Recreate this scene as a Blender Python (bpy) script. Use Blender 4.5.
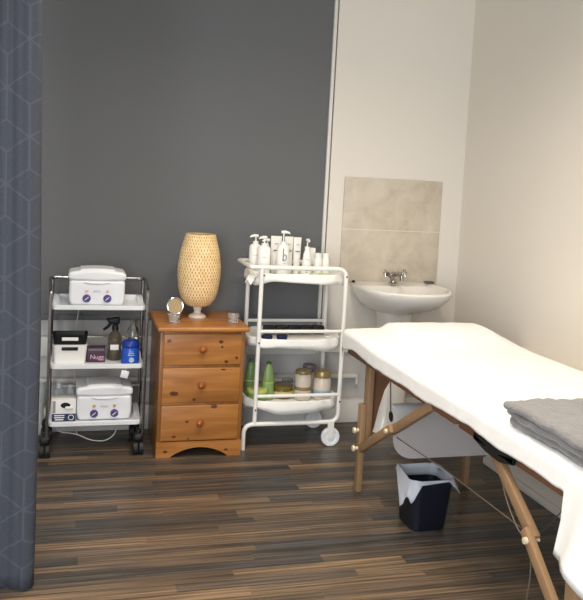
import bpy, bmesh, math, random
from mathutils import Vector, Matrix, noise
random.seed(7)
PI = math.pi
S = bpy.context.scene
COL = S.collection
for o in list(bpy.data.objects):
    bpy.data.objects.remove(o)

# ------------------------------------------------------------------ camera
FPX, CX, CY = 775.9, 291.5, 241.9
PITCH, ROLL, YAW, EYE = 0.0751411, -0.0530403, 0.2724590, 1.32
fwd = Vector((math.sin(YAW)*math.cos(PITCH), math.cos(YAW)*math.cos(PITCH), -math.sin(PITCH)))
r0 = Vector((math.cos(YAW), -math.sin(YAW), 0)); d0 = fwd.cross(r0)
right = r0*math.cos(ROLL) + d0*math.sin(ROLL)
down = -r0*math.sin(ROLL) + d0*math.cos(ROLL)
cam_d = bpy.data.cameras.new('camera'); cam = bpy.data.objects.new('camera', cam_d); COL.objects.link(cam)
m = Matrix.Identity(4)
for i in range(3):
    m[i][0] = right[i]; m[i][1] = -down[i]; m[i][2] = -fwd[i]
m[2][3] = EYE
cam.matrix_world = m
cam_d.sensor_fit = 'VERTICAL'; cam_d.sensor_height = 36; cam_d.lens = FPX*36/600
cam_d.shift_y = -(300-CY)/600; cam_d.shift_x = 0; cam_d.clip_start = 0.05
S.camera = cam

# ------------------------------------------------------------------ world, lights, exposure
W = bpy.data.worlds.new('world'); S.world = W; W.use_nodes = True
W.node_tree.nodes['Background'].inputs[0].default_value = (0.72, 0.84, 1.0, 1)
W.node_tree.nodes['Background'].inputs[1].default_value = 0.85
S.view_settings.view_transform = 'Standard'; S.view_settings.look = 'None'
S.view_settings.exposure = 0.35; S.view_settings.gamma = 1.0
def spot(name, loc, power, col, size=130, blend=0.9, rad=0.09, aim=(0, 0, -1)):
    l = bpy.data.lights.new(name, 'SPOT'); l.energy = power; l.color = col
    l.spot_size = math.radians(size); l.spot_blend = blend; l.shadow_soft_size = rad
    o = bpy.data.objects.new(name, l); COL.objects.link(o); o.location = loc
    o.rotation_euler = Vector(aim).to_track_quat('-Z', 'Y').to_euler()
    return o
WARM = (1.0, 0.875, 0.71); NEUT = (1.0, 0.955, 0.90)
spot('ceiling_spotlight_sink', (0.95, 2.65, 2.56), 68, WARM, 150, 1.0, 0.15)
spot('ceiling_spotlight_table', (0.65, 1.5, 2.56), 84, WARM, 150, 1.0, 0.15)
spot('ceiling_spotlight_trolley', (0.10, 2.6, 2.56), 42, NEUT, 150, 1.0, 0.15)
spot('ceiling_spotlight_entry', (-0.1, 0.6, 2.56), 40, NEUT, 150, 1.0, 0.15)
wl = bpy.data.lights.new('shopfront_daylight', 'AREA'); wl.shape = 'RECTANGLE'; wl.size = 1.6; wl.size_y = 2.1; wl.energy = 78; wl.color = (0.90, 0.95, 1.0)
wo = bpy.data.objects.new('shopfront_daylight', wl); COL.objects.link(wo); wo.location = (-1.15, -1.4, 1.35); wo.rotation_euler = (PI/2, 0, -0.3)

# ------------------------------------------------------------------ materials
def lin(c):
    return tuple((v/255/12.92 if v/255 <= 0.04045 else ((v/255+0.055)/1.055)**2.4) for v in c)
def mat(name, rgb, rough=0.5, metal=0.0, spec=0.5, trans=0.0, ior=1.45, var=0.0, vscale=8.0, bump=0.0, bscale=60.0, alpha=1.0, coat=0.0, sheen=0.0, sss=0.0, stretch=None):
    mt = bpy.data.materials.new(name); mt.use_nodes = True
    nt = mt.node_tree; N = nt.nodes; L = nt.links; b = N['Principled BSDF']
    c = lin(rgb) + (1,)
    b.inputs['Base Color'].default_value = c
    b.inputs['Roughness'].default_value = rough; b.inputs['Metallic'].default_value = metal
    b.inputs['Specular IOR Level'].default_value = spec
    b.inputs['Transmission Weight'].default_value = trans; b.inputs['IOR'].default_value = ior
    b.inputs['Alpha'].default_value = alpha; b.inputs['Coat Weight'].default_value = coat
    b.inputs['Sheen Weight'].default_value = sheen
    tc = N.new('ShaderNodeTexCoord'); src = tc.outputs['Object']
    if stretch:
        mp = N.new('ShaderNodeMapping'); mp.inputs['Scale'].default_value = stretch
        L.new(src, mp.inputs['Vector']); src = mp.outputs['Vector']
    if True:
        nz = N.new('ShaderNodeTexNoise'); nz.inputs['Scale'].default_value = vscale; nz.inputs['Detail'].default_value = 4
        L.new(src, nz.inputs['Vector'])
        mx = N.new('ShaderNodeMix'); mx.data_type = 'RGBA'
        v = max(var, 0.015)
        mx.inputs[6].default_value = tuple(x*(1-v) for x in c[:3]) + (1,)
        mx.inputs[7].default_value = tuple(min(1, x*(1+v)) for x in c[:3]) + (1,)
        L.new(nz.outputs['Fac'], mx.inputs[0]); L.new(mx.outputs[2], b.inputs['Base Color'])
    if bump > 0:
        n2 = N.new('ShaderNodeTexNoise'); n2.inputs['Scale'].default_value = bscale; n2.inputs['Detail'].default_value = 3
        L.new(src, n2.inputs['Vector'])
        bp = N.new('ShaderNodeBump'); bp.inputs['Strength'].default_value = bump; bp.inputs['Distance'].default_value = 0.004
        L.new(n2.outputs['Fac'], bp.inputs['Height']); L.new(bp.outputs['Normal'], b.inputs['Normal'])
    return mt
def nodes_of(name, rough=0.5, spec=0.5):
    mt = bpy.data.materials.new(name); mt.use_nodes = True
    b = mt.node_tree.nodes['Principled BSDF']; b.inputs['Roughness'].default_value = rough; b.inputs['Specular IOR Level'].default_value = spec
    return mt, mt.node_tree.nodes, mt.node_tree.links, b
def mth(N, L, op, a, b=None, c=None):
    n = N.new('ShaderNodeMath'); n.operation = op
    for i, v in enumerate((a, b, c)):
        if v is None: continue
        if isinstance(v, (int, float)): n.inputs[i].default_value = v
        else: L.new(v, n.inputs[i])
    return n.outputs[0]
def ramp(N, L, fac, stops):
    r = N.new('ShaderNodeValToRGB'); L.new(fac, r.inputs[0]); e = r.color_ramp.elements
    while len(e) < len(stops): e.new(0.5)
    for i, (p, c) in enumerate(stops):
        e[i].position = p; e[i].color = lin(c) + (1,)
    return r

def floor_material():
    mt, N, L, b = nodes_of('laminate_planks', 0.36, 0.4)
    tc = N.new('ShaderNodeTexCoord'); sp = N.new('ShaderNodeSeparateXYZ'); L.new(tc.outputs['Object'], sp.inputs[0])
    X, Y = sp.outputs[0], sp.outputs[1]
    rw = 0.058
    yr = mth(N, L, 'DIVIDE', Y, rw); row = mth(N, L, 'FLOOR', yr)
    wn = N.new('ShaderNodeTexWhiteNoise'); wn.noise_dimensions = '1D'; L.new(row, wn.inputs['W'])
    xs = mth(N, L, 'ADD', mth(N, L, 'DIVIDE', X, 0.62), mth(N, L, 'MULTIPLY', wn.outputs['Value'], 7.3))
    cell = mth(N, L, 'FLOOR', xs)
    cv = N.new('ShaderNodeCombineXYZ'); L.new(cell, cv.inputs[0]); L.new(row, cv.inputs[1])
    w2 = N.new('ShaderNodeTexWhiteNoise'); w2.noise_dimensions = '2D'; L.new(cv.outputs[0], w2.inputs['Vector'])
    base = ramp(N, L, w2.outputs['Value'], [(0.0, (80, 82, 86)), (0.25, (94, 89, 84)), (0.42, (124, 108, 91)), (0.58, (98, 93, 88)), (0.78, (148, 128, 106)), (1.0, (84, 85, 88))])
    mp = N.new('ShaderNodeMapping'); mp.inputs['Scale'].default_value = (1.8, 95, 1); L.new(tc.outputs['Object'], mp.inputs['Vector'])
    off = N.new('ShaderNodeVectorMath'); off.operation = 'ADD'; L.new(mp.outputs[0], off.inputs[0]); L.new(w2.outputs['Color'], off.inputs[1])
    nz = N.new('ShaderNodeTexNoise'); nz.inputs['Scale'].default_value = 1.0; nz.inputs['Detail'].default_value = 5; nz.inputs['Roughness'].default_value = 0.6
    L.new(off.outputs[0], nz.inputs['Vector'])
    st = ramp(N, L, nz.outputs['Fac'], [(0.36, (86, 80, 77)), (0.5, (176, 168, 158)), (0.64, (255, 240, 216))])
    mx = N.new('ShaderNodeMix'); mx.data_type = 'RGBA'; mx.blend_type = 'MULTIPLY'; mx.inputs[0].default_value = 0.85
    L.new(base.outputs[0], mx.inputs[6]); L.new(st.outputs[0], mx.inputs[7])
    g = N.new('ShaderNodeMix'); g.data_type = 'RGBA'; g.blend_type = 'MULTIPLY'
    fr = mth(N, L, 'FRACT', yr); seam = mth(N, L, 'LESS_THAN', fr, 0.05)
    g.inputs[7].default_value = (0.45, 0.4, 0.38, 1); L.new(mth(N, L, 'MULTIPLY', seam, 0.7), g.inputs[0]); L.new(mx.outputs[2], g.inputs[6])
    br = N.new('ShaderNodeMix'); br.data_type = 'RGBA'; br.blend_type = 'MULTIPLY'; br.inputs[0].default_value = 1; br.inputs[7].default_value = (1.18, 1.16, 1.15, 1)
    L.new(g.outputs[2], br.inputs[6]); L.new(br.outputs[2], b.inputs['Base Color'])
    return mt

KNOTS = [(-0.161, 0.559, 0.0087, 0.0078), (0.085, 0.554, 0.0097, 0.0078), (0.09, 0.528, 0.0058, 0.0048), (-0.076, 0.603, 0.0078, 0.0039), (0.114, 0.458, 0.0078, 0.0058), (0.101, 0.42, 0.0097, 0.0039), (-0.128, 0.307, 0.0174, 0.0097), (-0.032, 0.277, 0.0068, 0.0058), (0.065, 0.242, 0.0136, 0.0078), (-0.061, 0.171, 0.0078, 0.0048), (-0.121, 0.099, 0.0078, 0.0058), (-0.053, 0.088, 0.0058, 0.0039), (-0.159, 0.03, 0.0097, 0.0058), (0.163, 0.477, 0.0058, 0.0058), (0.13, 0.03, 0.0078, 0.0048)]
def pine_material(name, tone=1.0, axis='x', seed=0.0, knots=True):
    mt, N, L, b = nodes_of(name, 0.33, 0.45)
    tc = N.new('ShaderNodeTexCoord')
    mp = N.new('ShaderNodeMapping'); mp.inputs['Location'].default_value = (seed, seed*0.7, seed*1.3)
    mp.inputs['Scale'].default_value = {'x': (2.0, 22, 22), 'z': (22, 22, 2.0), 'y': (22, 2.0, 22)}[axis]
    L.new(tc.outputs['Object'], mp.inputs['Vector'])
    nz = N.new('ShaderNodeTexNoise'); nz.inputs['Scale'].default_value = 1.3; nz.inputs['Detail'].default_value = 4; nz.inputs['Distortion'].default_value = 0.6
    L.new(mp.outputs[0], nz.inputs['Vector'])
    t = tone
    f = lambda c: tuple(min(255, v*t) for v in c)
    r = ramp(N, L, nz.outputs['Fac'], [(0.28, f((142, 90, 42))), (0.5, f((164, 107, 52))), (0.72, f((182, 124, 66)))])
    out = r.outputs[0]
    if knots:
        sx_ = N.new('ShaderNodeSeparateXYZ'); L.new(tc.outputs['Object'], sx_.inputs[0]); tot = None
        n3 = N.new('ShaderNodeTexNoise'); n3.inputs['Scale'].default_value = 90; L.new(tc.outputs['Object'], n3.inputs['Vector'])
        for kx, kz, rx, rz in KNOTS:
            ex = mth(N, L, 'DIVIDE', mth(N, L, 'SUBTRACT', sx_.outputs[0], kx), rx); ez = mth(N, L, 'DIVIDE', mth(N, L, 'SUBTRACT', sx_.outputs[2], kz), rz)
            dd = mth(N, L, 'SQRT', mth(N, L, 'ADD', mth(N, L, 'MULTIPLY', ex, ex), mth(N, L, 'MULTIPLY', ez, ez)))
            tot = dd if tot is None else mth(N, L, 'MINIMUM', tot, dd)
        k = mth(N, L, 'MULTIPLY', mth(N, L, 'SUBTRACT', mth(N, L, 'ADD', n3.outputs['Fac'], 0.85), tot), 2.2)
        kc = N.new('ShaderNodeClamp'); L.new(k, kc.inputs[0])
        mx = N.new('ShaderNodeMix'); mx.data_type = 'RGBA'; mx.inputs[7].default_value = lin((72, 32, 14)) + (1,)
        L.new(mth(N, L, 'MULTIPLY', kc.outputs[0], 0.9), mx.inputs[0]); L.new(out, mx.inputs[6]); out = mx.outputs[2]
    L.new(out, b.inputs['Base Color'])
    return mt

def weave_material():
    mt, N, L, b = nodes_of('woven_bamboo', 0.55, 0.3)
    uv = N.new('ShaderNodeUVMap'); sp = N.new('ShaderNodeSeparateXYZ'); L.new(uv.outputs[0], sp.inputs[0])
    u = mth(N, L, 'MULTIPLY', sp.outputs[0], 40); v = mth(N, L, 'MULTIPLY', sp.outputs[1], 26)
    rowi = mth(N, L, 'FLOOR', v)
    u2 = mth(N, L, 'ADD', u, mth(N, L, 'MULTIPLY', mth(N, L, 'MODULO', rowi, 2.0), 0.5))
    fu = mth(N, L, 'ABSOLUTE', mth(N, L, 'SUBTRACT', mth(N, L, 'FRACT', u2), 0.5))
    fv = mth(N, L, 'ABSOLUTE', mth(N, L, 'SUBTRACT', mth(N, L, 'FRACT', v), 0.5))
    hole = mth(N, L, 'MULTIPLY', mth(N, L, 'LESS_THAN', fu, 0.12), mth(N, L, 'LESS_THAN', fv, 0.36))
    tc = N.new('ShaderNodeTexCoord')
    nz = N.new('ShaderNodeTexNoise'); nz.inputs['Scale'].default_value = 40; L.new(tc.outputs['Object'], nz.inputs['Vector'])
    r = ramp(N, L, nz.outputs['Fac'], [(0.3, (234, 196, 138)), (0.7, (250, 222, 172))])
    mx = N.new('ShaderNodeMix'); mx.data_type = 'RGBA'; mx.inputs[7].default_value = lin((150, 104, 56)) + (1,)
    L.new(hole, mx.inputs[0]); L.new(r.outputs[0], mx.inputs[6]); L.new(mx.outputs[2], b.inputs['Base Color'])
    bp = N.new('ShaderNodeBump'); bp.inputs['Strength'].default_value = 0.5; bp.inputs['Distance'].default_value = 0.004; bp.invert = True
    L.new(hole, bp.inputs['Height']); L.new(bp.outputs[0], b.inputs['Normal'])
    return mt

def tile_material():
    mt, N, L, b = nodes_of('beige_stone_tile', 0.38, 0.4)
    tc = N.new('ShaderNodeTexCoord'); sp = N.new('ShaderNodeSeparateXYZ'); L.new(tc.outputs['Object'], sp.inputs[0])
    nz = N.new('ShaderNodeTexNoise'); nz.inputs['Scale'].default_value = 7; nz.inputs['Detail'].default_value = 6; nz.inputs['Roughness'].default_value = 0.65; nz.inputs['Distortion'].default_value = 0.4
    L.new(tc.outputs['Object'], nz.inputs['Vector'])
    r = ramp(N, L, nz.outputs['Fac'], [(0.28, (186, 172, 154)), (0.5, (204, 192, 174)), (0.75, (218, 207, 190))])
    d = mth(N, L, 'ABSOLUTE', sp.outputs[2])
    mx = N.new('ShaderNodeMix'); mx.data_type = 'RGBA'; mx.inputs[7].default_value = lin((224, 214, 198)) + (1,)
    L.new(mth(N, L, 'LESS_THAN', d, 0.0022), mx.inputs[0]); L.new(r.outputs[0], mx.inputs[6]); L.new(mx.outputs[2], b.inputs['Base Color'])
    return mt

def curtain_material():
    # dark fabric with a lighter six-pointed star lattice (two colours of thread)
    mt, N, L, b = nodes_of('star_lattice_fabric', 0.75, 0.25)
    uv = N.new('ShaderNodeUVMap'); sp = N.new('ShaderNodeSeparateXYZ'); L.new(uv.outputs[0], sp.inputs[0])
    A = 0.166; B = A*math.sqrt(3)
    def wrap(v, p, sh): return mth(N, L, 'MULTIPLY', mth(N, L, 'SUBTRACT', mth(N, L, 'FRACT', mth(N, L, 'ADD', mth(N, L, 'DIVIDE', v, p), sh)), 0.5), p)
    def ln(x, y): return mth(N, L, 'SQRT', mth(N, L, 'ADD', mth(N, L, 'MULTIPLY', x, x), mth(N, L, 'MULTIPLY', y, y)))
    U, V = sp.outputs[0], sp.outputs[1]
    x1, y1, x2, y2 = wrap(U, A, 0.5), wrap(V, B, 0.5), wrap(U, A, 0.0), wrap(V, B, 0.0)
    pick = mth(N, L, 'LESS_THAN', ln(x1, y1), ln(x2, y2)); inv = mth(N, L, 'SUBTRACT', 1.0, pick)
    dx = mth(N, L, 'ADD', mth(N, L, 'MULTIPLY', x1, pick), mth(N, L, 'MULTIPLY', x2, inv))
    dy = mth(N, L, 'ADD', mth(N, L, 'MULTIPLY', y1, pick), mth(N, L, 'MULTIPLY', y2, inv))
    ang = mth(N, L, 'ARCTAN2', dy, dx)
    fa = mth(N, L, 'MULTIPLY', mth(N, L, 'SUBTRACT', mth(N, L, 'FRACT', mth(N, L, 'DIVIDE', mth(N, L, 'ADD', ang, PI*2), PI/3)), 0.5), PI/3)
    dist = mth(N, L, 'MULTIPLY', ln(dx, dy), mth(N, L, 'ABSOLUTE', mth(N, L, 'SINE', fa)))
    line = mth(N, L, 'LESS_THAN', dist, 0.0032)
    tc = N.new('ShaderNodeTexCoord'); nz = N.new('ShaderNodeTexNoise'); nz.inputs['Scale'].default_value = 300; L.new(tc.outputs['Object'], nz.inputs['Vector'])
    r = ramp(N, L, nz.outputs['Fac'], [(0.3, (62, 65, 74)), (0.7, (72, 75, 84))])
    mx = N.new('ShaderNodeMix'); mx.data_type = 'RGBA'; mx.inputs[7].default_value = lin((92, 94, 106)) + (1,)
    L.new(mth(N, L, 'MULTIPLY', line, 0.38), mx.inputs[0]); L.new(r.outputs[0], mx.inputs[6]); L.new(mx.outputs[2], b.inputs['Base Color'])
    return mt

M = dict(
    floor=floor_material(), pine=pine_material('varnished_pine', 1.0, 'x', 0.4), pine2=pine_material('varnished_pine_drawer', 1.0, 'x', 2.9),
    pine_shaded=pine_material('varnished_pine_shaded', 0.86, 'z', 1.7, False), pine_top=pine_material('varnished_pine_top', 1.04, 'x', 4.3, False),  # carcass pine toned darker: shade on the chest's side put into the colour
    weave=weave_material(), tile=tile_material(), curtain=curtain_material(),
    slate=mat('slate_grey_paint', (104, 105, 106), 0.6, spec=0.3, var=0.04, vscale=2, bump=0.05, bscale=220),
    cream=mat('cream_wall_paint', (229, 222, 211), 0.7, spec=0.25, var=0.015, vscale=2, bump=0.03, bscale=200),
    trimw=mat('white_gloss_trim', (226, 222, 215), 0.4, var=0.02),
    greyw=mat('pale_grey_panel', (192, 189, 187), 0.55, var=0.03),
    ceil=mat('ceiling_paint', (232, 228, 220), 0.8), dark=mat('black_partition', (22, 22, 26), 0.6),
    chrome=mat('dark_chrome', (150, 148, 150), 0.22, 1.0), bright=mat('polished_chrome', (215, 213, 210), 0.12, 1.0),
    tapm=mat('tap_chrome', (172, 170, 168), 0.15, 1.0),
    wplast=mat('white_plastic', (236, 238, 242), 0.3, coat=0.1), wsteel=mat('white_powder_coat', (240, 238, 232), 0.35),
    ceramic=mat('white_ceramic', (238, 234, 226), 0.15, coat=0.4),
    paper=mat('white_tissue_paper', (244, 242, 236), 0.75, var=0.03, vscale=20, bump=0.25, bscale=40),
    linen=mat('white_table_paper', (247, 246, 243), 0.72, spec=0.2, var=0.012, vscale=9, bump=0.3, bscale=40),
    cable_w=mat('white_cable', (205, 203, 200), 0.5), cable_b=mat('brown_cable', (96, 84, 74), 0.5),
    black=mat('black_plastic', (20, 20, 24), 0.4), rubber=mat('black_rubber', (28, 28, 31), 0.55),
    binm=mat('navy_black_plastic', (22, 25, 36), 0.42), purple=mat('purple_dial', (88, 70, 128), 0.4), pink=mat('pink_lamp', (236, 190, 190), 0.3),
    amberl=mat('amber_lamp', (205, 160, 100), 0.3), grey=mat('grey_print', (150, 152, 156), 0.5), dgrey=mat('dark_print', (86, 84, 84), 0.5),
    navyp=mat('navy_print', (40, 50, 88), 0.45), teal=mat('pale_blue_print', (170, 196, 206), 0.5),
    pack=mat('plum_carton', (70, 52, 66), 0.4), pinkp=mat('pink_print', (232, 176, 200), 0.45), white=mat('white_card', (240, 238, 234), 0.5),
    smoke=mat('smoky_plastic', (150, 138, 122), 0.1, trans=0.75, ior=1.3), blue=mat('cobalt_plastic', (34, 84, 190), 0.25, coat=0.3), blue2=mat('deep_blue_plastic', (26, 58, 150), 0.25),
    spark=mat('cut_glass', (240, 240, 240), 0.05, trans=0.82, ior=1.5),
    glass=mat('clear_glass', (240, 245, 245), 0.03, trans=1.0, ior=1.45), frost=mat('cloudy_clear_plastic', (232, 238, 236), 0.25, trans=0.35, ior=1.2, alpha=0.6),
    bottle=mat('glossy_white_bottle', (243, 241, 235), 0.28), tubew=mat('satin_white_tube', (238, 235, 228), 0.4),
    green=mat('pale_green_wipes', (196, 222, 160), 0.6, var=0.12, vscale=40), navy=mat('navy_cap', (30, 31, 66), 0.3),
    aloe=mat('green_gel_bottle', (140, 168, 104), 0.28, var=0.2, vscale=14), aloe2=mat('dark_green_bottle', (118, 148, 94), 0.28, var=0.2, vscale=14), lime=mat('lime_tub', (196, 206, 112), 0.35),
    amberj=mat('olive_amber_tub', (122, 104, 50), 0.25), straw=mat('straw_wax', (212, 200, 130), 0.35), gold=mat('gold_lid', (166, 146, 104), 0.35, 0.5),
    creamj=mat('cream_jar', (208, 195, 180), 0.25), mauve=mat('mauve_jar', (120, 104, 116), 0.4),
    beech=mat('beech_wood', (150, 119, 88), 0.42, var=0.14, vscale=3, stretch=(14, 14, 1.5)), beechd=mat('brown_plywood', (122, 84, 60), 0.5, var=0.1, vscale=3, stretch=(1, 1, 12)),
    brass=mat('pale_brass', (222, 208, 178), 0.35, 0.1), blackcloth=mat('black_vinyl', (26, 24, 25), 0.6), vinyl=mat('grey_vinyl', (178, 172, 170), 0.55, var=0.04, bump=0.1, bscale=120),
    towel=mat('grey_fleece', (132, 129, 128), 0.95, spec=0.1, var=0.22, vscale=60, bump=1.0, bscale=130, sheen=0.4, stretch=(1, 0.5, 1)),
    film=mat('cloudy_bin_film', (222, 228, 238), 0.3, alpha=0.42, var=0.05, vscale=30, bump=0.5, bscale=60),
    roll=mat('paper_roll', (246, 245, 243), 0.8), card=mat('cardboard_core', (48, 42, 40), 0.8),
    mirror=mat('mirror_face', (196, 176, 140), 0.12, 0.8),
)

# ------------------------------------------------------------------ mesh helpers
ORG = {}
def rrect(w, d, r, n=5):
    pts = []
    for cx, cy, a0 in ((w/2-r, d/2-r, 0), (-w/2+r, d/2-r, PI/2), (-w/2+r, -d/2+r, PI), (w/2-r, -d/2+r, 1.5*PI)):
        for i in range(n+1):
            a = a0 + PI/2*i/n
            pts.append((cx + r*math.cos(a), cy + r*math.sin(a)))
    return pts
def fillet(pts, rad, n=6):
    pts = [Vector(p) for p in pts]; out = [pts[0]]
    for i in range(1, len(pts)-1):
        a, b, c = pts[i-1], pts[i], pts[i+1]
        u = (a-b); v = (c-b); r = min(rad, u.length*0.49, v.length*0.49)
        p, q = b+u.normalized()*r, b+v.normalized()*r
        for k in range(n+1):
            t = k/n
            out.append(p*(1-t)**2 + b*2*t*(1-t) + q*t*t)
    out.append(pts[-1]); return out
class MB:
    def __init__(s): s.bm = bmesh.new(); s.mi = 0; s.uvd = None
    def face(s, vs):
        try:
            f = s.bm.faces.new(vs); f.material_index = s.mi; return f
        except ValueError: return None
    def box(s, c, d, bev=0.0, seg=2, rot=None):
        b = bmesh.new(); bmesh.ops.create_cube(b, size=1)
        bmesh.ops.scale(b, vec=d, verts=b.verts)
        if bev > 0: bmesh.ops.bevel(b, geom=b.edges[:], offset=min(bev, min(d)*0.49), segments=seg, affect='EDGES', profile=0.5)
        if rot is not None: bmesh.ops.transform(b, matrix=rot, verts=b.verts)
        s.merge(b, Vector(c)); return s
    def merge(s, b, off=Vector((0, 0, 0))):
        mp = {}
        for v in b.verts: mp[v] = s.bm.verts.new(v.co + off)
        for f in b.faces: s.face([mp[v] for v in f.verts])
        b.free()
    def loft(s, rings, cap0=True, cap1=True, closed=True):
        R = [[s.bm.verts.new(Vector(p)) for p in r] for r in rings]
        n = len(R[0])
        for i in range(len(R)-1):
            for j in range(n if closed else n-1):
                k = (j+1) % n
                s.face([R[i][j], R[i][k], R[i+1][k], R[i+1][j]])
        if cap0: s.face(list(reversed(R[0])))
        if cap1: s.face(R[-1])
        return R
    def rloft(s, levels, c, n=5):    # levels: (z, w, d, r)
        s.loft([[(c[0]+x, c[1]+y, c[2]+z) for x, y in rrect(w, d, min(r, w*0.499, d*0.499), n)] for z, w, d, r in levels]); return s
    def lathe(s, prof, c=(0, 0, 0), seg=24, sx=1.0, sy=1.0, uv=False, axis='z', cap=True):
        def P(r, a, z):
            x, y = r*math.cos(a)*sx, r*math.sin(a)*sy
            if axis == 'z': return Vector((c[0]+x, c[1]+y, c[2]+z))
            if axis == 'y': return Vector((c[0]+x, c[1]+z, c[2]+y))
            return Vector((c[0]+z, c[1]+x, c[2]+y))
        rings = []
        for r, z in prof:
            rings.append([P(max(r, 1e-4), 2*PI*k/seg, z) for k in range(seg)])
        if uv:
            if s.uvd is None: s.uvd = {}
            tot = sum(math.dist(prof[i], prof[i+1]) for i in range(len(prof)-1)); L = [0]
            for i in range(len(prof)-1): L.append(L[-1]+math.dist(prof[i], prof[i+1])/tot)
            R = [[s.bm.verts.new(p) for p in r] for r in rings]
            lay = s.bm.loops.layers.uv.verify()
            for i in range(len(R)-1):
                for j in range(seg):
                    k = (j+1) % seg
                    f = s.face([R[i][j], R[i][k], R[i+1][k], R[i+1][j]])
                    for lp, (uu, vv) in zip(f.loops, ((j/seg, L[i]), ((j+1)/seg, L[i]), ((j+1)/seg, L[i+1]), (j/seg, L[i+1]))): lp[lay].uv = (uu, vv)
        else:
            s.loft(rings, cap, cap)
        return s
    def cyl(s, p0, p1, r0, r1=None, seg=16):
        return s.tube([p0, p1], [r0, r0 if r1 is None else r1], seg)
    def tube(s, pts, r, seg=10, flat=1.0):
        pts = [Vector(p) for p in pts]; n = len(pts)
        rs = r if isinstance(r, (list, tuple)) else [r]*n
        T = [((pts[min(i+1, n-1)]-pts[max(i-1, 0)]).normalized()) for i in range(n)]
        up = Vector((0, 0, 1)) if abs(T[0].z) < 0.9 else Vector((0, 1, 0))
        nn = (up - T[0]*up.dot(T[0])).normalized(); rings = []
        for i in range(n):
            nn = (nn - T[i]*nn.dot(T[i])).normalized(); bb = T[i].cross(nn)
            rings.append([pts[i] + (nn*math.cos(2*PI*k/seg)*flat + bb*math.sin(2*PI*k/seg))*rs[i] for k in range(seg)])
        s.loft(rings); return s
    def bar(s, p0, p1, w, d, up=(0, 0, 1), bev=0.003):   # rectangular section bar; w along side, d along up
        p0, p1 = Vector(p0), Vector(p1); z = (p1-p0); L = z.length; z.normalize()
        u = Vector(up); u = (u - z*u.dot(z)).normalized(); x = u.cross(z)
        rot = Matrix((x, u, z)).transposed().to_4x4()
        return s.box((p0+p1)/2, (w, d, L), bev, 2, rot)
    def rbox(s, c, d, r, n=6, fn=None, nx=None):   # rounded box with a regular grid on each side
        h = Vector(d)/2; c = Vector(c); vs = {}
        def V(p):
            k = tuple(round(q, 5) for q in p)
            if k not in vs:
                q = Vector(p); inn = Vector([max(-(h[i]-r), min(h[i]-r, q[i])) for i in range(3)]); dd = q-inn
                q = inn + (dd.normalized()*r if dd.length > 1e-9 else dd)
                q = q + c
                if fn: q = fn(q)
                vs[k] = s.bm.verts.new(q)
            return vs[k]
        def stops(i):
            m_ = nx[i] if nx else n
            core = [-(h[i]-r) + 2*(h[i]-r)*t/m_ for t in range(m_+1)]
            ed = [r*(1-math.tan(PI/4*(1-t/3))) for t in range(0, 3)]
            return [-h[i]+e for e in ed] + core + [h[i]-e for e in reversed(ed)]
        st = [stops(i) for i in range(3)]
        for ax in range(3):
            a, b = (ax+1) % 3, (ax+2) % 3
            for sg in (-1, 1):
                for i in range(len(st[a])-1):
                    for j in range(len(st[b])-1):
                        q = []
                        for (ii, jj) in ((i, j), (i+1, j), (i+1, j+1), (i, j+1)):
                            p = [0, 0, 0]; p[ax] = sg*h[ax]; p[a] = st[a][ii]; p[b] = st[b][jj]; q.append(V(p))
                        if sg < 0: q.reverse()
                        s.face(q)
        return s
    def prism(s, outline, y0, y1, plane='xz'):
        f = (lambda a, b, d: (a, d, b)) if plane == 'xz' else ((lambda a, b, d: (a, b, d)) if plane == 'xy' else (lambda a, b, d: (d, a, b)))
        s.loft([[f(a, b, y0) for a, b in outline], [f(a, b, y1) for a, b in outline]]); return s
    def build(s, name, mats, parent=None, org=None, smooth=35, solid=0.0):
        if not isinstance(mats, (list, tuple)): mats = [mats]
        bmesh.ops.recalc_face_normals(s.bm, faces=s.bm.faces[:])
        if parent is not None: o0 = ORG[parent.name]
        elif org is not None: o0 = Vector(org)
        else:
            xs = [v.co for v in s.bm.verts]
            o0 = Vector(((min(p.x for p in xs)+max(p.x for p in xs))/2, (min(p.y for p in xs)+max(p.y for p in xs))/2, min(p.z for p in xs)))
        bmesh.ops.translate(s.bm, vec=-o0, verts=s.bm.verts)
        me = bpy.data.meshes.new(name); s.bm.to_mesh(me); s.bm.free()
        for mm in mats: me.materials.append(mm)
        if smooth:
            me.shade_smooth(); me.set_sharp_from_angle(angle=math.radians(smooth))
        o = bpy.data.objects.new(name, me); COL.objects.link(o)
        ORG[o.name] = o0
        if parent is not None: o.parent = parent
        else: o.location = o0
        if solid:
            md = o.modifiers.new('thickness', 'SOLIDIFY'); md.thickness = solid; md.offset = -1
        return o
def thing(name, label, cat, loc, group=None):
    o = bpy.data.objects.new(name, None); COL.objects.link(o); o.location = loc; o.empty_display_size = 0.05
    ORG[o.name] = Vector(loc); o['label'] = label; o['category'] = cat
    if group: o['group'] = group
    return o
def tag(o, label, cat, group=None):
    o['label'] = label; o['category'] = cat
    if group: o['group'] = group
    return o
def struct(o): o['kind'] = 'structure'; return o
def copy_tree(o, parent=None):
    c = o.copy(); COL.objects.link(c); c.parent = parent
    for ch in list(o.children): copy_tree(ch, c)
    return c
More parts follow.
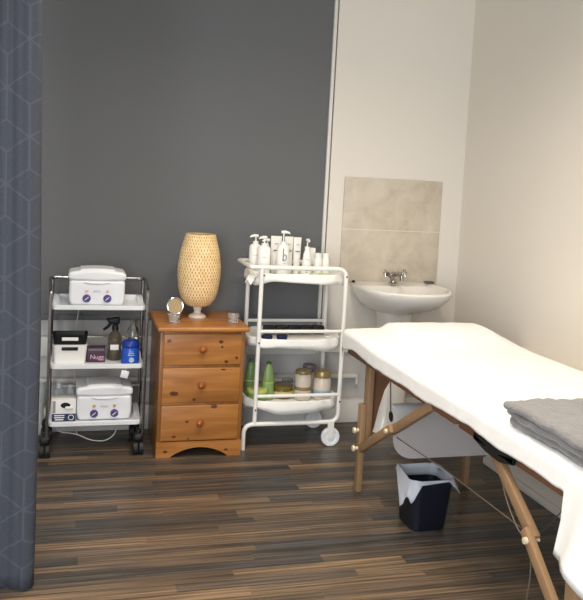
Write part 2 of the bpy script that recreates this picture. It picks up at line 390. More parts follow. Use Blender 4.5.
def writing(name, txt, loc, size, mt, parent, rot=(PI/2, 0, 0), ext=0.0004):
    cu = bpy.data.curves.new('lettering', 'FONT'); cu.body = txt; cu.size = size; cu.extrude = ext; cu.align_x = 'CENTER'
    t = bpy.data.objects.new('lettering', cu); COL.objects.link(t)
    dg = bpy.context.evaluated_depsgraph_get(); me = bpy.data.meshes.new_from_object(t.evaluated_get(dg))
    bpy.data.objects.remove(t)
    from mathutils import Euler
    me.transform(Matrix.Translation(Vector(loc)-ORG[parent.name]) @ Euler(rot).to_matrix().to_4x4())
    me.materials.clear(); me.materials.append(mt)
    o = bpy.data.objects.new(name, me); COL.objects.link(o); o.parent = parent; ORG[o.name] = ORG[parent.name]
    return o
nz = lambda x, y, z=0.0: noise.noise(Vector((x, y, z)))

# ------------------------------------------------------------------ the room
YB, XR = 4.05, 1.975
b = MB(); b.box((0.1, 1.3, -0.05), (4.6, 5.8, 0.1)); struct(b.build('floor', M['floor'], org=(0, 0, 0), smooth=0))
b = MB(); b.box((0.1, 1.3, 2.65), (4.6, 5.8, 0.1)); struct(b.build('ceiling', M['ceil'], smooth=0))
b = MB(); b.box((0.1, YB+0.08, 1.3), (4.6, 0.12, 2.6)); struct(b.build('wall_back', M['greyw'], smooth=0))          # recessed lower wall
b = MB(); b.box((-0.45, YB+0.01, 1.585), (3.5, 0.025, 2.03)); struct(b.build('wall_back_slate', M['slate'], smooth=0))
b = MB(); b.box((1.7525, YB+0.01, 1.497), (0.845, 0.022, 2.206)); struct(b.build('wall_back_cream', M['cream'], smooth=0))
b = MB(); b.box((2.135+0.1, 1.3, 1.3), (0.2, 5.8, 2.6)); struct(b.build('wall_right', M['cream'], smooth=0))
b = MB(); b.box((XR+0.09, 1.02, 0.29), (0.18, 4.6, 0.58), 0.004); struct(b.build('trim_6', M['cream']))   # low boxing along the right wall
b = MB(); b.box((-2.05, 1.3, 1.3), (0.1, 5.8, 2.6)); struct(b.build('wall_left', M['cream'], smooth=0))
b = MB()
b.box((1.309, YB-0.006, 1.497), (0.018, 0.022, 2.206), 0.003)
struct(b.build('trim_1', M['trimw']))
b = MB(); b.box((-0.45, YB-0.004, 0.585), (3.5, 0.022, 0.026), 0.003); struct(b.build('trim_2', M['slate']))
b = MB(); b.box((-0.45, YB+0.003, 0.436), (3.5, 0.03, 0.102), 0.004); struct(b.build('trim_3', M['trimw']))
b = MB(); b.box((-0.325, YB-0.008, 0.263), (3.75, 0.05, 0.020), 0.003); b.box((1.549, YB-0.004, 0.235), (0.014, 0.04, 0.045), 0.003); struct(b.build('trim_4', M['trimw']))
b = MB(); b.box((-0.1, YB-0.012, 0.065), (4.2, 0.055, 0.13), 0.005); struct(b.build('baseboard_back', M['trimw']))
b = MB(); b.box((XR-0.006, 1.02, 0.0175), (0.02, 4.6, 0.035), 0.006); struct(b.build('baseboard_right', M['trimw']))
b = MB(); b.box((1.7085, YB-0.006, 1.083), (0.587, 0.012, 0.582), 0.002)
struct(b.build('trim_5', M['tile'], org=(1.7085, YB-0.006, 1.0855)))


# ------------------------------------------------------------------ curtain
def curtain():
    b = MB(); bm = b.bm; lay = bm.loops.layers.uv.verify()
    nu, nv = 48, 50; x0, x1 = -0.32, -0.096
    G = []
    for j in range(nv+1):
        z = 0.006 + 2.5*j/nv; row = []
        for i in range(nu+1):
            t = i/nu; x = x0 + (x1-x0)*t - (0.024*max(0, z-0.8)*t)
            y = 2.475 + 0.010*math.sin(t*11+1.2+0.6*math.sin(z*1.3)) + 0.002*math.sin(t*41+z)
            if t > 0.94: y += 0.02*((t-0.94)/0.06)**2
            row.append((bm.verts.new((x, y, z)), (t*0.26+0.11, z+0.02)))
        G.append(row)
    for j in range(nv):
        for i in range(nu):
            q = [G[j][i], G[j][i+1], G[j+1][i+1], G[j+1][i]]
            f = b.face([p[0] for p in q])
            for lp, p in zip(f.loops, q): lp[lay].uv = p[1]
    o = b.build('curtain', M['curtain'], solid=0.003)
    tag(o, 'tall dark blue-grey curtain with a star lattice pattern at the left edge', 'curtain')
curtain()

# ------------------------------------------------------------------ chest of drawers
ch = thing('chest_of_drawers', 'varnished knotty pine three-drawer chest under the woven lamp', 'chest of drawers', (0.597, 3.80, 0))
CXc, CF, CBk = 0.597, 3.584, 4.02
b = MB()
for sx in (-1, 1): b.box((CXc+sx*0.192, (CF+CBk)/2+0.002, 0.302), (0.020, CBk-CF-0.004, 0.596), 0.003)
b.box((CXc, CBk-0.01, 0.32), (0.37, 0.01, 0.55)); b.box((CXc, 3.81, 0.06), (0.37, 0.40, 0.015))
for z in (0.595, 0.435, 0.254): b.box((CXc, CF+0.03, z), (0.368, 0.05, 0.012), 0.002)
b.build('carcass', M['pine_shaded'], ch)
b = MB(); b.rbox((CXc, (CF+CBk)/2-0.006, 0.6145), (0.436, CBk-CF+0.034, 0.023), 0.009, 2); b.build('top', M['pine_top'], ch)
for k, (za, zb) in enumerate(((0.441, 0.592), (0.260, 0.429), (0.078, 0.248))):
    b = MB(); b.box((CXc, CF+0.010, (za+zb)/2), (0.372, 0.022, zb-za), 0.006, 3)
    b.box((CXc, CF+0.18, (za+zb)/2), (0.35, 0.32, zb-za-0.03))
    d = b.build('drawer', M['pine'] if k != 1 else M['pine2'], ch)
    b = MB(); b.lathe([(0.0, -0.032), (0.010, -0.031), (0.016, -0.026), (0.0175, -0.02), (0.014, -0.013), (0.008, -0.008), (0.009, 0.0), (0.0, 0.0)], (CXc-0.003, CF-0.001, (za+zb)/2+0.003), 20, axis='y')
    b.build('knob', mat('knob_pine', (150, 78, 30), 0.25, var=0.1), d)
out = [(-0.203, 0.0), (-0.135, 0.0)]
for k in range(0, 13):
    t = k/12; out.append((-0.135+0.27*t, 0.004 + 0.043*math.sin(PI*t)**0.8))
out += [(0.135, 0.0), (0.203, 0.0), (0.203, 0.074), (-0.203, 0.074)]
b = MB(); b.prism([(CXc+x, z) for x, z in out], CF-0.005, CF+0.016); b.build('plinth', pine_material('varnished_pine_plinth', 1.0, 'x', 6.2), ch)

# woven lamp
lm = thing('table_lamp', 'egg-shaped woven bamboo table lamp on the pine chest', 'lamp', (0.600, 3.83, 0.626))
prof = []
for k in range(25):
    t = k/24; z = 0.066 + 0.355*t
    r = 0.107*math.sin(PI*min(1, (0.10 + 0.655*t**0.93)))**0.62 if t < 1 else 0.075
    prof.append((r, z))
ctrl = [(0.0, 0.060), (0.06, 0.083), (0.2, 0.099), (0.4, 0.1075), (0.55, 0.1075), (0.75, 0.098), (0.9, 0.084), (1.0, 0.074)]
def ci(t):
    for (a, ra), (c, rc) in zip(ctrl, ctrl[1:]):
        if t <= c:
            u = (t-a)/(c-a); return ra+(rc-ra)*u
    return ctrl[-1][1]
prof = [(sum(ci(min(1, max(0, k/36+d))) for d in (-0.03, 0, 0.03))/3, 0.068+0.352*k/36) for k in range(37)]
prof = [(0.03, 0.06), (0.05, 0.0615)] + prof + [(0.070, 0.421), (0.068, 0.416)]
b = MB(); b.lathe(prof, (0.600, 3.83, 0.626), 48, uv=True); b.build('lamp_shade', M['weave'], lm, solid=0.0025)
b = MB(); b.lathe([(0, 0), (0.043, 0), (0.045, 0.004), (0.043, 0.012), (0.03, 0.02), (0.022, 0.024), (0, 0.024)], (0.600, 3.83, 0.626), 28); b.build('base', mat('lamp_base_cream', (205, 196, 180), 0.35), lm)
b = MB(); b.lathe([(0, 0.02), (0.019, 0.022), (0.017, 0.034), (0.022, 0.045), (0.024, 0.06), (0.02, 0.075), (0, 0.078)], (0.600, 3.83, 0.626), 20); b.build('stem', mat('lamp_stem_white', (222, 212, 196), 0.35), lm)

# glass holders and round mirror on the chest
def tealight(loc, label):
    t = MB(); t.lathe([(0, 0), (0.022, 0), (0.026, 0.003), (0.024, 0.013), (0.028, 0.03), (0.030, 0.041), (0.027, 0.041), (0.024, 0.030), (0.019, 0.014), (0, 0.012)], loc, 20)
    o = t.build('tealight_holder', M['spark'], org=loc); tag(o, label, 'tealight holder', 'glass tealight holders on the chest')
tealight((0.468, 3.69, 0.6262), 'small clear glass tealight holder in front of the round mirror on the chest')
tealight((0.758, 3.70, 0.6262), 'small clear glass tealight holder at the right end of the chest top')
mr = thing('hand_mirror', 'small round tilted mirror standing behind a glass holder on the chest', 'mirror', (0.480, 3.76, 0.626))
rot = Matrix.Rotation(math.radians(-14), 4, 'X') @ Matrix.Rotation(math.radians(12), 4, 'Z')
def disc(r, th, prof=None):
    t = MB(); t.lathe([(0, 0), (r, 0), (r, th), (0, th)], (0, 0, 0), 32, axis='y'); return t
t = MB(); pts = []
for k in range(32):
    a = 2*PI*k/32; pts.append(Vector((0.0395*math.cos(a), 0, 0.0395*math.sin(a))))
pts.append(pts[0]); tt = MB(); tt.tube(pts, 0.0042, 8); bmesh.ops.transform(tt.bm, matrix=Matrix.Translation((0.480, 3.76, 0.694)) @ rot, verts=tt.bm.verts); tt.build('rim', M['bright'], mr)
tt = disc(0.039, 0.005); bmesh.ops.transform(tt.bm, matrix=Matrix.Translation((0.480, 3.758, 0.694)) @ rot, verts=tt.bm.verts); tt.build('mirror_plate', M['mirror'], mr)
tt = MB(); tt.lathe([(0, 0), (0.030, 0), (0.032, 0.004), (0.012, 0.01), (0.006, 0.018), (0.006, 0.034), (0, 0.034)], (0.480, 3.768, 0.6262), 20); tt.build('stand', M['bright'], mr)

# ------------------------------------------------------------------ chrome trolley (left)
TX0, TX1, TY0, TY1 = -0.0995, 0.335, 3.66, 3.93
tr = thing('beauty_trolley', 'three-shelf white and chrome trolley left of the pine chest', 'trolley', ((TX0+TX1)/2, (TY0+TY1)/2, 0))
b = MB()
b.tube(fillet([(TX0, TY0, 0.10), (TX0, TY0, 0.775), (TX0-0.012, TY1, 0.803), (TX1+0.008, TY1, 0.803), (TX1+0.002, TY0, 0.785), (TX1, TY0, 0.095)], 0.03, 8), 0.0085, 10)
b.build('frame', M['chrome'], tr)
for x in (TX0, TX1):
    b = MB(); b.cyl((x, TY1, 0.06), (x, TY1, 0.795), 0.0085); b.build('pole', M['chrome'], tr)
for zs in (0.689, 0.412, 0.140):
    b = MB(); cxs, cys = (TX0+TX1)/2, (TY0+TY1)/2; w, d = TX1-TX0-0.012, TY1-TY0-0.012
    def rr(z, k, r): return [(cxs+x, cys+y, z) for x, y in rrect(w-2*k, d-2*k, r, 4)]
    b.loft([rr(zs-0.004, 0.006, 0.02), rr(zs, 0.0, 0.022), rr(zs+0.017, 0.0, 0.022), rr(zs+0.019, 0.003, 0.02), rr(zs+0.019, 0.010, 0.018), rr(zs+0.011, 0.016, 0.016)])
    for sx in (-1, 1):
        b.prism([(cys-d/2+0.10, zs+0.010), (cys+d/2-0.004, zs+0.010), (cys+d/2-0.004, zs+0.036), (cys-d/2+0.155, zs+0.036)], cxs+sx*(w/2-0.028), cxs+sx*(w/2-0.002), 'yz')
    b.box((cxs, cys+d/2-0.012, zs+0.023), (w-0.006, 0.018, 0.026), 0.004)
    b.build('shelf', M['wplast'], tr)
for zr in (0.262, 0.51):
    b = MB(); b.cyl((TX0, TY1-0.012, zr), (TX1, TY1-0.012, zr), 0.0028, seg=8); b.build('wire_rail', M['bright'], tr)
for x, y in ((TX0-0.008, TY0+0.005), (TX1-0.018, TY0+0.005), (TX0-0.008, TY1-0.01), (TX1-0.018, TY1-0.01)):
    b = MB(); b.box((x, y, 0.080), (0.048, 0.054, 0.040), 0.016, 3); b.cyl((x, y, 0.085), (x, y, 0.115), 0.011)
    c = b.build('caster', M['rubber'], tr)
    b = MB()
    for s_ in (-1, 1): b.lathe([(0.0, -0.012), (0.026, -0.012), (0.031, -0.008), (0.031, 0.010), (0.028, 0.012), (0, 0.012)], (x+s_*0.0135, y-0.012, 0.0315), 20, axis='x')
    b.build('wheel', M['rubber'], c)

def wax_heater(x, y, z, label):
    t = thing('wax_heater', label, 'wax heater', (x, y, z), 'white wax heaters on the trolley')
    def f(q): return Vector((x+(q.x-x)*(1-0.06*max(0, (z+0.04-q.z)/0.04)), q.y, q.z))
    b = MB(); b.rbox((x, y, z+0.062), (0.254, 0.165, 0.120), 0.016, 4, f); b.box((x, y, z+0.004), (0.20, 0.13, 0.008), 0.003)
    b.build('body', M['wplast'], t)
    def g(q):
        k = max(0.0, 1-((q.x-x)/0.131)**2)
        return Vector((q.x, q.y, q.z+(0.014*k if q.z > z+0.14 else -0.006*k)))
    b = MB(); b.rbox((x, y, z+0.138), (0.264, 0.172, 0.036), 0.015, 10, g)
    ld = b.build('lid', M['wplast'], t)
    def g2(q): return Vector((q.x, q.y, q.z+0.012*max(0.0, 1-((q.x-x)/0.131)**2)))
    b = MB(); b.rbox((x, y, z+0.152), (0.166, 0.150, 0.022), 0.010, 6, g2); b.build('raised_panel', M['wplast'], ld)
    for dx in (-0.047, 0.047):
        b = MB(); b.lathe([(0, -0.010), (0.016, -0.010), (0.0185, -0.007), (0.0185, 0.004), (0, 0.004)], (x+dx, y-0.083, z+0.036), 24, axis='y'); dl = b.build('dial', M['purple'], t)
        b = MB(); b.box((x+dx, y-0.0935, z+0.036), (0.003, 0.002, 0.022), 0, rot=Matrix.Rotation(math.radians(50), 4, 'Y')); b.build('pointer', M['wplast'], dl)
        b = MB(); b.lathe([(0, -0.004), (0.007, -0.003), (0.008, 0.002), (0, 0.002)], (x+dx, y-0.083, z+0.071), 16, axis='y'); b.build('indicator_light', M['pink'] if z > 0.5 else M['amberl'], t)
    b = MB(); b.box((x, y-0.0832, z+0.071), (0.034, 0.0016, 0.013), 0.0007); b.build('display', mat('pale_display', (212, 214, 218), 0.4), t)
    b = MB(); b.tube([(x-0.06, y-0.0835, z+0.112), (x-0.03, y-0.085, z+0.107), (x+0.03, y-0.085, z+0.107), (x+0.06, y-0.0835, z+0.112)], 0.0032, 8); b.build('lid_grip', M['wplast'], t)
    return t
wax_heater(0.106, 3.785, 0.7005, 'white wax heater with purple dials on the top shelf of the trolley')
wax_heater(0.157, 3.785, 0.1515, 'white wax heater with purple dials on the bottom shelf of the trolley')

def basket(name, x, y, z, w, d, h, mt, label, hz):
    t = thing(name, label, 'basket', (x, y, z), 'storage baskets on the trolley')
    b = MB(); r = 0.014; th = 0.004; tp = 0.008
    def ring(k, zz, g): return [(x+px, y+py, z+zz) for px, py in rrect(w-2*k-g, d-2*k-g, r, 4)]
    # body without the front panel area: full shell, the front handle hole is a real opening in a front plate
    b.loft([ring(tp, 0, 0), ring(tp*0.5, h*0.5, 0), ring(0, h, 0), ring(th, h, 0), ring(th+tp*0.5, h*0.5, 0), ring(tp+th, th, 0)])
    b.build('body', mt, t)
    b = MB(); b.box((x, y-d/2+0.0005, z+h*hz), (0.074, 0.004, 0.016), 0.0018, 2); b.build('hand_slot', M['white'] if mt is M['black'] else M['black'], t)
    return t
basket('storage_basket', -0.009, 3.76, 0.4235, 0.158, 0.11, 0.092, M['white'], 'white plastic storage basket with a handle slot on the middle shelf', 0.80)
bk = basket('storage_basket', -0.009, 3.763, 0.517, 0.162, 0.112, 0.044, M['black'], 'black plastic storage basket stacked on the white basket', 0.58)

t = thing('carton', 'small plum and pink printed carton beside the white basket', 'box', (0.111, 3.77, 0.4235))
b = MB(); b.box((0.111, 3.77, 0.4235+0.035), (0.087, 0.06, 0.069), 0.002); b.build('box', M['pack'], t)
writing('lettering', 'Nugg', (0.116, 3.739, 0.440), 0.030, M['pinkp'], t)
b = MB(); b.box((0.111, 3.7395, 0.484), (0.076, 0.001, 0.010)); b.build('print_band', M['mauve'], t)

sp_ = thing('spray_bottle', 'smoky spray bottle with a black trigger on the middle trolley shelf', 'spray bottle', (0.20, 3.80, 0.4235))
z0 = 0.4235
b = MB(); b.lathe([(0, 0), (0.031, 0), (0.034, 0.006), (0.034, 0.045), (0.029, 0.058), (0.030, 0.066), (0.034, 0.078), (0.034, 0.098), (0.030, 0.118), (0.02, 0.132), (0.013, 0.140), (0.013, 0.152), (0, 0.152)], (0.20, 3.80, z0), 24); b.build('bottle', M['smoke'], sp_)
b = MB(); b.box((0.197, 3.766, z0+0.066), (0.040, 0.002, 0.026), 0.0008); b.build('label', M['white'], sp_)
b = MB(); b.cyl((0.20, 3.80, z0+0.145), (0.20, 3.80, z0+0.172), 0.017, 0.014)
b.rbox((0.192, 3.80, z0+0.190), (0.056, 0.028, 0.032), 0.010, 3, lambda q: Vector((q.x, q.y, q.z+(0.2*(q.x-0.192) if q.z > z0+0.19 else -0.1*(q.x-0.192)))))
b.cyl((0.167, 3.80, z0+0.196), (0.156, 3.80, z0+0.198), 0.008, 0.006)
h_ = b.build('spray_head', M['black'], sp_)
b = MB(); b.tube([(0.178, 3.80, z0+0.178), (0.168, 3.80, z0+0.164), (0.152, 3.80, z0+0.150), (0.143, 3.80, z0+0.146)], [0.008, 0.008, 0.007, 0.005], 10); b.build('trigger', M['black'], h_)

bl = thing('jar', 'cobalt blue plastic disinfectant jar at the right end of the middle trolley shelf', 'jar', (0.270, 3.73, 0.4235))
b = MB(); b.lathe([(0, 0), (0.040, 0), (0.043, 0.004), (0.043, 0.070), (0.040, 0.078), (0, 0.078)], (0.270, 3.73, 0.4235), 28); b.build('body', M['blue'], bl)
b = MB(); b.lathe([(0, 0.076), (0.041, 0.076), (0.042, 0.080), (0.041, 0.098), (0.034, 0.108), (0.014, 0.113), (0, 0.113)], (0.270, 3.73, 0.4235), 28); b.build('lid', M['blue2'], bl)
b = MB(); b.lathe([(0, -0.002), (0.012, -0.002), (0.012, 0.002), (0, 0.002)], (0.274, 3.686, 0.4235+0.022), 16, axis='y'); b.build('print_spot', M['teal'], bl)
for k in range(3):
    b = MB(); b.box((0.272, 3.6868, 0.4235+0.045+0.008*k), (0.030-0.006*k, 0.0012, 0.003)); b.build('printed_line', M['teal'], bl)
gb = thing('glass_bottle', 'clear glass bottle standing behind the blue jar', 'bottle', (0.289, 3.855, 0.4235))
b = MB(); b.lathe([(0, 0), (0.030, 0), (0.032, 0.005), (0.032, 0.115), (0.026, 0.14), (0.014, 0.155), (0.013, 0.172), (0.016, 0.174), (0.016, 0.184), (0.012, 0.184), (0.011, 0.155), (0.028, 0.11), (0.028, 0.008), (0, 0.008)], (0.289, 3.855, 0.4235), 20); b.build('body', M['glass'], gb)

gv = thing('glove_box', 'white glove carton with a navy band beside the lower wax heater', 'box', (-0.029, 3.745, 0.1515))
b = MB(); b.box((-0.029, 3.745, 0.1515+0.052), (0.112, 0.085, 0.103), 0.0015); b.build('carton', M['white'], gv)
yf = 3.7018
b = MB(); b.box((-0.027, yf, 0.1515+0.020), (0.106, 0.001, 0.036)); nb = b.build('printed_band', M['navyp'], gv)
for k in range(3):
    b = MB(); b.box((-0.047, yf-0.0008, 0.1515+0.010+0.010*k), (0.046-0.008*(k == 0), 0.001, 0.0045)); b.build('printed_line', M['white'], nb)
pts = [(0.006+0.012*math.cos(a*PI/8), yf-0.0008, 0.1515+0.020+0.012*math.sin(a*PI/8)) for a in range(17)]
b = MB(); b.tube(pts, 0.0016, 6); b.build('printed_ring', M['white'], nb)
b = MB(); b.prism([(-0.022+0.024*math.cos(a*PI/12)*(1.0 if math.cos(a*PI/12) > 0 else 0.85), 0.1515+0.078+0.013*math.sin(a*PI/12)) for a in range(24)], yf-0.0006, yf+0.001); b.build('dispensing_slot', M['black'], gv)
b = MB(); b.rbox((-0.004, yf-0.002, 0.1515+0.066), (0.036, 0.012, 0.014), 0.005, 3); b.build('glove_tip', M['wplast'], gv)
b = MB(); b.box((-0.071, yf, 0.1515+0.071), (0.012, 0.001, 0.056)); b.build('side_print', M['grey'], gv)

vs_ = MB(); vs_.lathe([(0, 0), (0.028, 0), (0.030, 0.006), (0.022, 0.12), (0.034, 0.23), (0.036, 0.27), (0.033, 0.27), (0.031, 0.228), (0.019, 0.12), (0.026, 0.01), (0, 0.008)], (-0.150, 4.0, 0), 24)
tag(vs_.build('vase', M['frost']), 'tall clear vase on the floor behind the curtain edge', 'vase')
for q, (x, y, lab) in enumerate(((-0.055, 3.86, 'small clear bottle behind the left end of the glove carton'), (0.0, 3.865, 'small clear bottle behind the middle of the glove carton'))):
    t = thing('small_bottle', lab, 'bottle', (x, y, 0.1515), 'small clear bottles on the bottom trolley shelf')
    b = MB(); b.lathe([(0, 0), (0.018, 0), (0.019, 0.003), (0.019, 0.105), (0.010, 0.122), (0, 0.122)], (x, y, 0.1515), 16); b.build('body', M['frost'], t)
    b = MB(); b.lathe([(0, 0.120), (0.0105, 0.120), (0.0105, 0.145-0.012*q), (0, 0.146-0.012*q)], (x, y, 0.1515), 14); b.build('cap', M['wplast'], t)
b = MB(); b.tube(fillet([(0.03, 3.95, 0.72), (0.028, 3.962, 0.64), (0.012, 3.962, 0.52), (0.018, 3.962, 0.30), (0.01, 3.965, 0.06), (0.04, 3.965, 0.004)], 0.05, 6), 0.0028, 8)
tag(b.build('power_cable', M['cable_w']), 'thin white power cable hanging down behind the trolley shelves', 'cable')
b = MB(); b.tube(fillet([(-0.07, 3.75, 0.135), (-0.05, 3.74, 0.090), (0.03, 3.73, 0.085), (0.10, 3.72, 0.050), (0.17, 3.72, 0.045), (0.215, 3.73, 0.075), (0.225, 3.76, 0.135)], 0.05, 6), 0.0028, 8)
tag(b.build('power_cable', M['cable_w']), 'white power cable looping in the air under the bottom trolley shelf', 'cable')
b = MB(); b.box((0.243, 3.665, 0.383), (0.036, 0.012, 0.034), 0.003, rot=Matrix.Rotation(math.radians(12), 4, 'Y')); b.cyl((0.246, 3.668, 0.398), (0.248, 3.668, 0.414), 0.0015)
tag(b.build('hanging_tag', M['wplast']), 'small white tag hanging under the middle trolley shelf', 'tag')

# ------------------------------------------------------------------ white cart
KX0, KX1, KY0, KY1 = 0.879, 1.314, 3.65, 3.95
kt = thing('bar_cart', 'white tubular three-tier cart between the pine chest and the sink', 'cart', ((KX0+KX1)/2, (KY0+KY1)/2, 0))
R_ = 0.0115
def side_frame(y):
    b = MB()
    b.tube(fillet([(0.826, y, 0.0), (0.826, y, 0.126), (KX1, y, 0.126), (KX1, y, 0.906), (0.836, y, 0.906)], 0.05, 8), R_, 12)
    b.cyl((KX0, y, 0.126), (KX0, y, 0.906), R_*0.95, seg=12)
    for z in (0.135+0.455, 0.266): b.cyl((KX0, y, z), (KX1, y, z), R_*0.78, seg=10)
    for x, z in ((KX0, 0.60-0.075), (KX0, 0.207), (KX1, 0.237), (KX1, 0.53)):
        pass
    return b
b = side_frame(KY0); b.build('side_frame', M['wsteel'], kt)
b = side_frame(KY1); b.build('side_frame', M['wsteel'], kt)
b = MB(); b.tube(fillet([(0.845, KY0, 0.906), (0.826, KY0, 0.906), (0.826, KY1, 0.906), (0.845, KY1, 0.906)], 0.018, 6), R_, 12); b.build('push_handle', M['wsteel'], kt)
b = MB()
for x, z in ((KX0, 0.535), (KX0, 0.20), (KX1, 0.232), (KX1, 0.535), (KX0+0.01, 0.868), (KX1, 0.868)):
    b = MB(); b.lathe([(0, -0.003), (0.0045, -0.003), (0.0045, 0.002), (0, 0.002)], (x, KY0-R_+0.0005, z), 10, axis='y'); b.build('screw', M['dgrey'], kt)
def tray(z, label=None):
    b = MB(); cx, cy = (KX0+KX1)/2-0.012, (KY0+KY1)/2
    n = 64
    def ring(k, zz):
        out = []
        for i in range(n):
            a = 2*PI*i/n; c, s_ = math.cos(a), math.sin(a)
            out.append((cx+(0.238-k)*math.copysign(abs(c)**0.55, c), cy+(0.172-k)*math.copysign(abs(s_)**0.8, s_), zz))
        return out
    b.loft([ring(0.03, z-0.018), ring(0.012, z-0.014), ring(0.002, z+0.004), ring(0, z+0.014), ring(0.005, z+0.016), ring(0.012, z+0.004), ring(0.022, z-0.010)])
    return b.build('tray', M['wsteel'], kt)
def tray_paper(z, seed, label):
    b = MB(); cx, cy = (KX0+KX1)/2-0.012, (KY0+KY1)/2; n = 72; rings = []
    prof = [(0.00, -0.006), (0.5, -0.006), (0.86, -0.005), (0.94, 0.010), (1.0, 0.020), (1.02, 0.012), (1.03, -0.012), (1.025, -0.03)]
    for f, zz in prof:
        r = []
        for i in range(n):
            a = 2*PI*i/n; c, s_ = math.cos(a), math.sin(a)
            w = 1 + (0.012*math.sin(9*a+seed)+0.008*math.sin(17*a+2*seed))*(f > 0.9)
            dz = zz + (0.006*math.sin(6*a+seed*3) if f > 1.01 else 0) + 0.002*nz(c*6*f, s_*6*f, seed)*(f > .1)
            if zz < -0.02: dz += 0.010*math.sin(3*a+seed) 
            r.append((cx+0.243*f*w*math.copysign(abs(c)**0.55, c), cy+0.178*f*w*math.copysign(abs(s_)**0.8, s_), z+dz))
        rings.append(r)
    b.loft(rings, True, False)
    o = b.build('tray_liner', M['paper'], solid=0.0012, org=(cx, cy, z)); tag(o, label, 'tray liner', 'paper liners on the white cart')
TZ = (0.858, 0.535, 0.225)
for z in TZ: tray(z)
tray_paper(TZ[0], 0.3, 'white paper liner in the top tray of the white cart')
tray_paper(TZ[1], 1.7, 'white paper liner in the middle tray of the white cart')
tray_paper(TZ[2], 2.9, 'white paper liner in the bottom tray of the white cart')
for y in (KY0+0.004, KY1-0.004):
    b = MB(); x, z = 1.279, 0.0485
    b.lathe([(0.0, -0.010), (0.018, -0.011), (0.020, -0.006), (0.032, -0.006), (0.034, -0.011), (0.046, -0.011), (0.0485, -0.007), (0.0485, 0.007), (0.046, 0.011), (0, 0.011)], (x, y, z), 36, axis='y')
    w = b.build('wheel', M['wplast'], kt)
    b = MB(); b.lathe([(0, -0.015), (0.006, -0.014), (0.007, -0.010), (0, -0.010)], (x, y, z), 12, axis='y'); b.build('axle_bolt', M['dgrey'], w)
    b = MB(); b.prism([(x-0.022, 0.13), (x-0.018, z+0.02), (x-0.008, z-0.008), (x+0.008, z-0.008), (x+0.012, z+0.02), (x+0.012, 0.13)], y-0.0165, y-0.0125); b.build('fork', M['wsteel'], kt)

# things on the cart
def pump_bottle(x, y, z, r, hb, label, ang=-150, nb=0.030, shoulder=0.018, cone=1.0, lab=True, name='pump_bottle'):
    t = thing(name, label, 'bottle', (x, y, z), 'pump bottles on the white cart')
    b = MB(); b.lathe([(0, 0), (r*0.95, 0), (r, 0.004), (r*cone, hb-shoulder), (r*cone*0.86, hb-shoulder*0.5), (r*cone*0.5, hb-0.002), (r*0.36, hb), (0, hb)], (x, y, z), 24); b.build('body', M['bottle'], t)
    b = MB(); b.lathe([(0, hb-0.001), (r*0.45, hb-0.001), (r*0.45, hb+0.010), (r*0.2, hb+0.012), (0.0035, hb+0.014), (0.0035, hb+nb-0.008), (0, hb+nb-0.008)], (x, y, z), 16)
    a = math.radians(ang); dx, dy = math.cos(a), math.sin(a)
    b.tube([(x-dx*0.012, y-dy*0.012, z+hb+nb-0.004), (x+dx*0.008, y+dy*0.008, z+hb+nb-0.003), (x+dx*0.026, y+dy*0.026, z+hb+nb-0.006), (x+dx*0.032, y+dy*0.032, z+hb+nb-0.011)], [0.007, 0.008, 0.005, 0.0035], 10)
    b.build('pump', M['bottle'], t)
    if lab:
        for k, (dz, wd) in enumerate(((0.62, 0.7), (0.22, 0.6), (0.16, 0.4))):
            b = MB(); a0 = -PI/2-0.2; rr_ = r*(1+(cone-1)*dz)+0.0004
            pts = [(x+rr_*math.cos(a0+wd*(q/6-0.5)), y+rr_*math.sin(a0+wd*(q/6-0.5)), z+hb*dz) for q in range(7)]
            b.tube(pts, 0.0011, 4); b.build('label_line', M['grey'], t)
    return t
zt = TZ[0]-0.004
pump_bottle(0.882, 3.83, zt, 0.031, 0.154, 'white pump bottle at the far left of the cart top, half hidden by its neighbour', ang=195, nb=0.042)
pump_bottle(0.912, 3.765, zt, 0.0335, 0.150, 'white pump bottle second from left, standing in front of the leftmost one', ang=200, nb=0.044)
pump_bottle(0.951, 3.86, zt, 0.018, 0.140, 'slim white pump bottle just left of the upright tubes on the cart', ang=200, nb=0.034, lab=False)
c_ = pump_bottle(1.010, 3.765, zt, 0.031, 0.160, 'tall white pump bottle with a dark letter mark in the middle of the cart top', ang=-20, nb=0.064, lab=False)
b = MB(); yl = 3.765-0.0318
b.box((1.004, yl, zt+0.108), (0.007, 0.002, 0.064)); pts = [(1.0125+0.0085*math.cos(a*PI/8), yl, zt+0.094+0.014*math.sin(a*PI/8)) for a in range(17)]; b.tube(pts, 0.003, 6)
b.build('letter_mark', M['grey'], c_)
for k, dz in enumerate((0.066, 0.050, 0.043, 0.036)):
    b = MB(); wd = (0.5, 1.3, 1.3, 1.3)[k]; pts = [(1.010+0.0314*math.cos(-PI/2+wd*(q/6-0.5)), 3.765+0.0314*math.sin(-PI/2+wd*(q/6-0.5)), zt+dz) for q in range(7)]; b.tube(pts, 0.0028 if k else 0.0014, 4); b.build('label_line', M['teal'], c_)
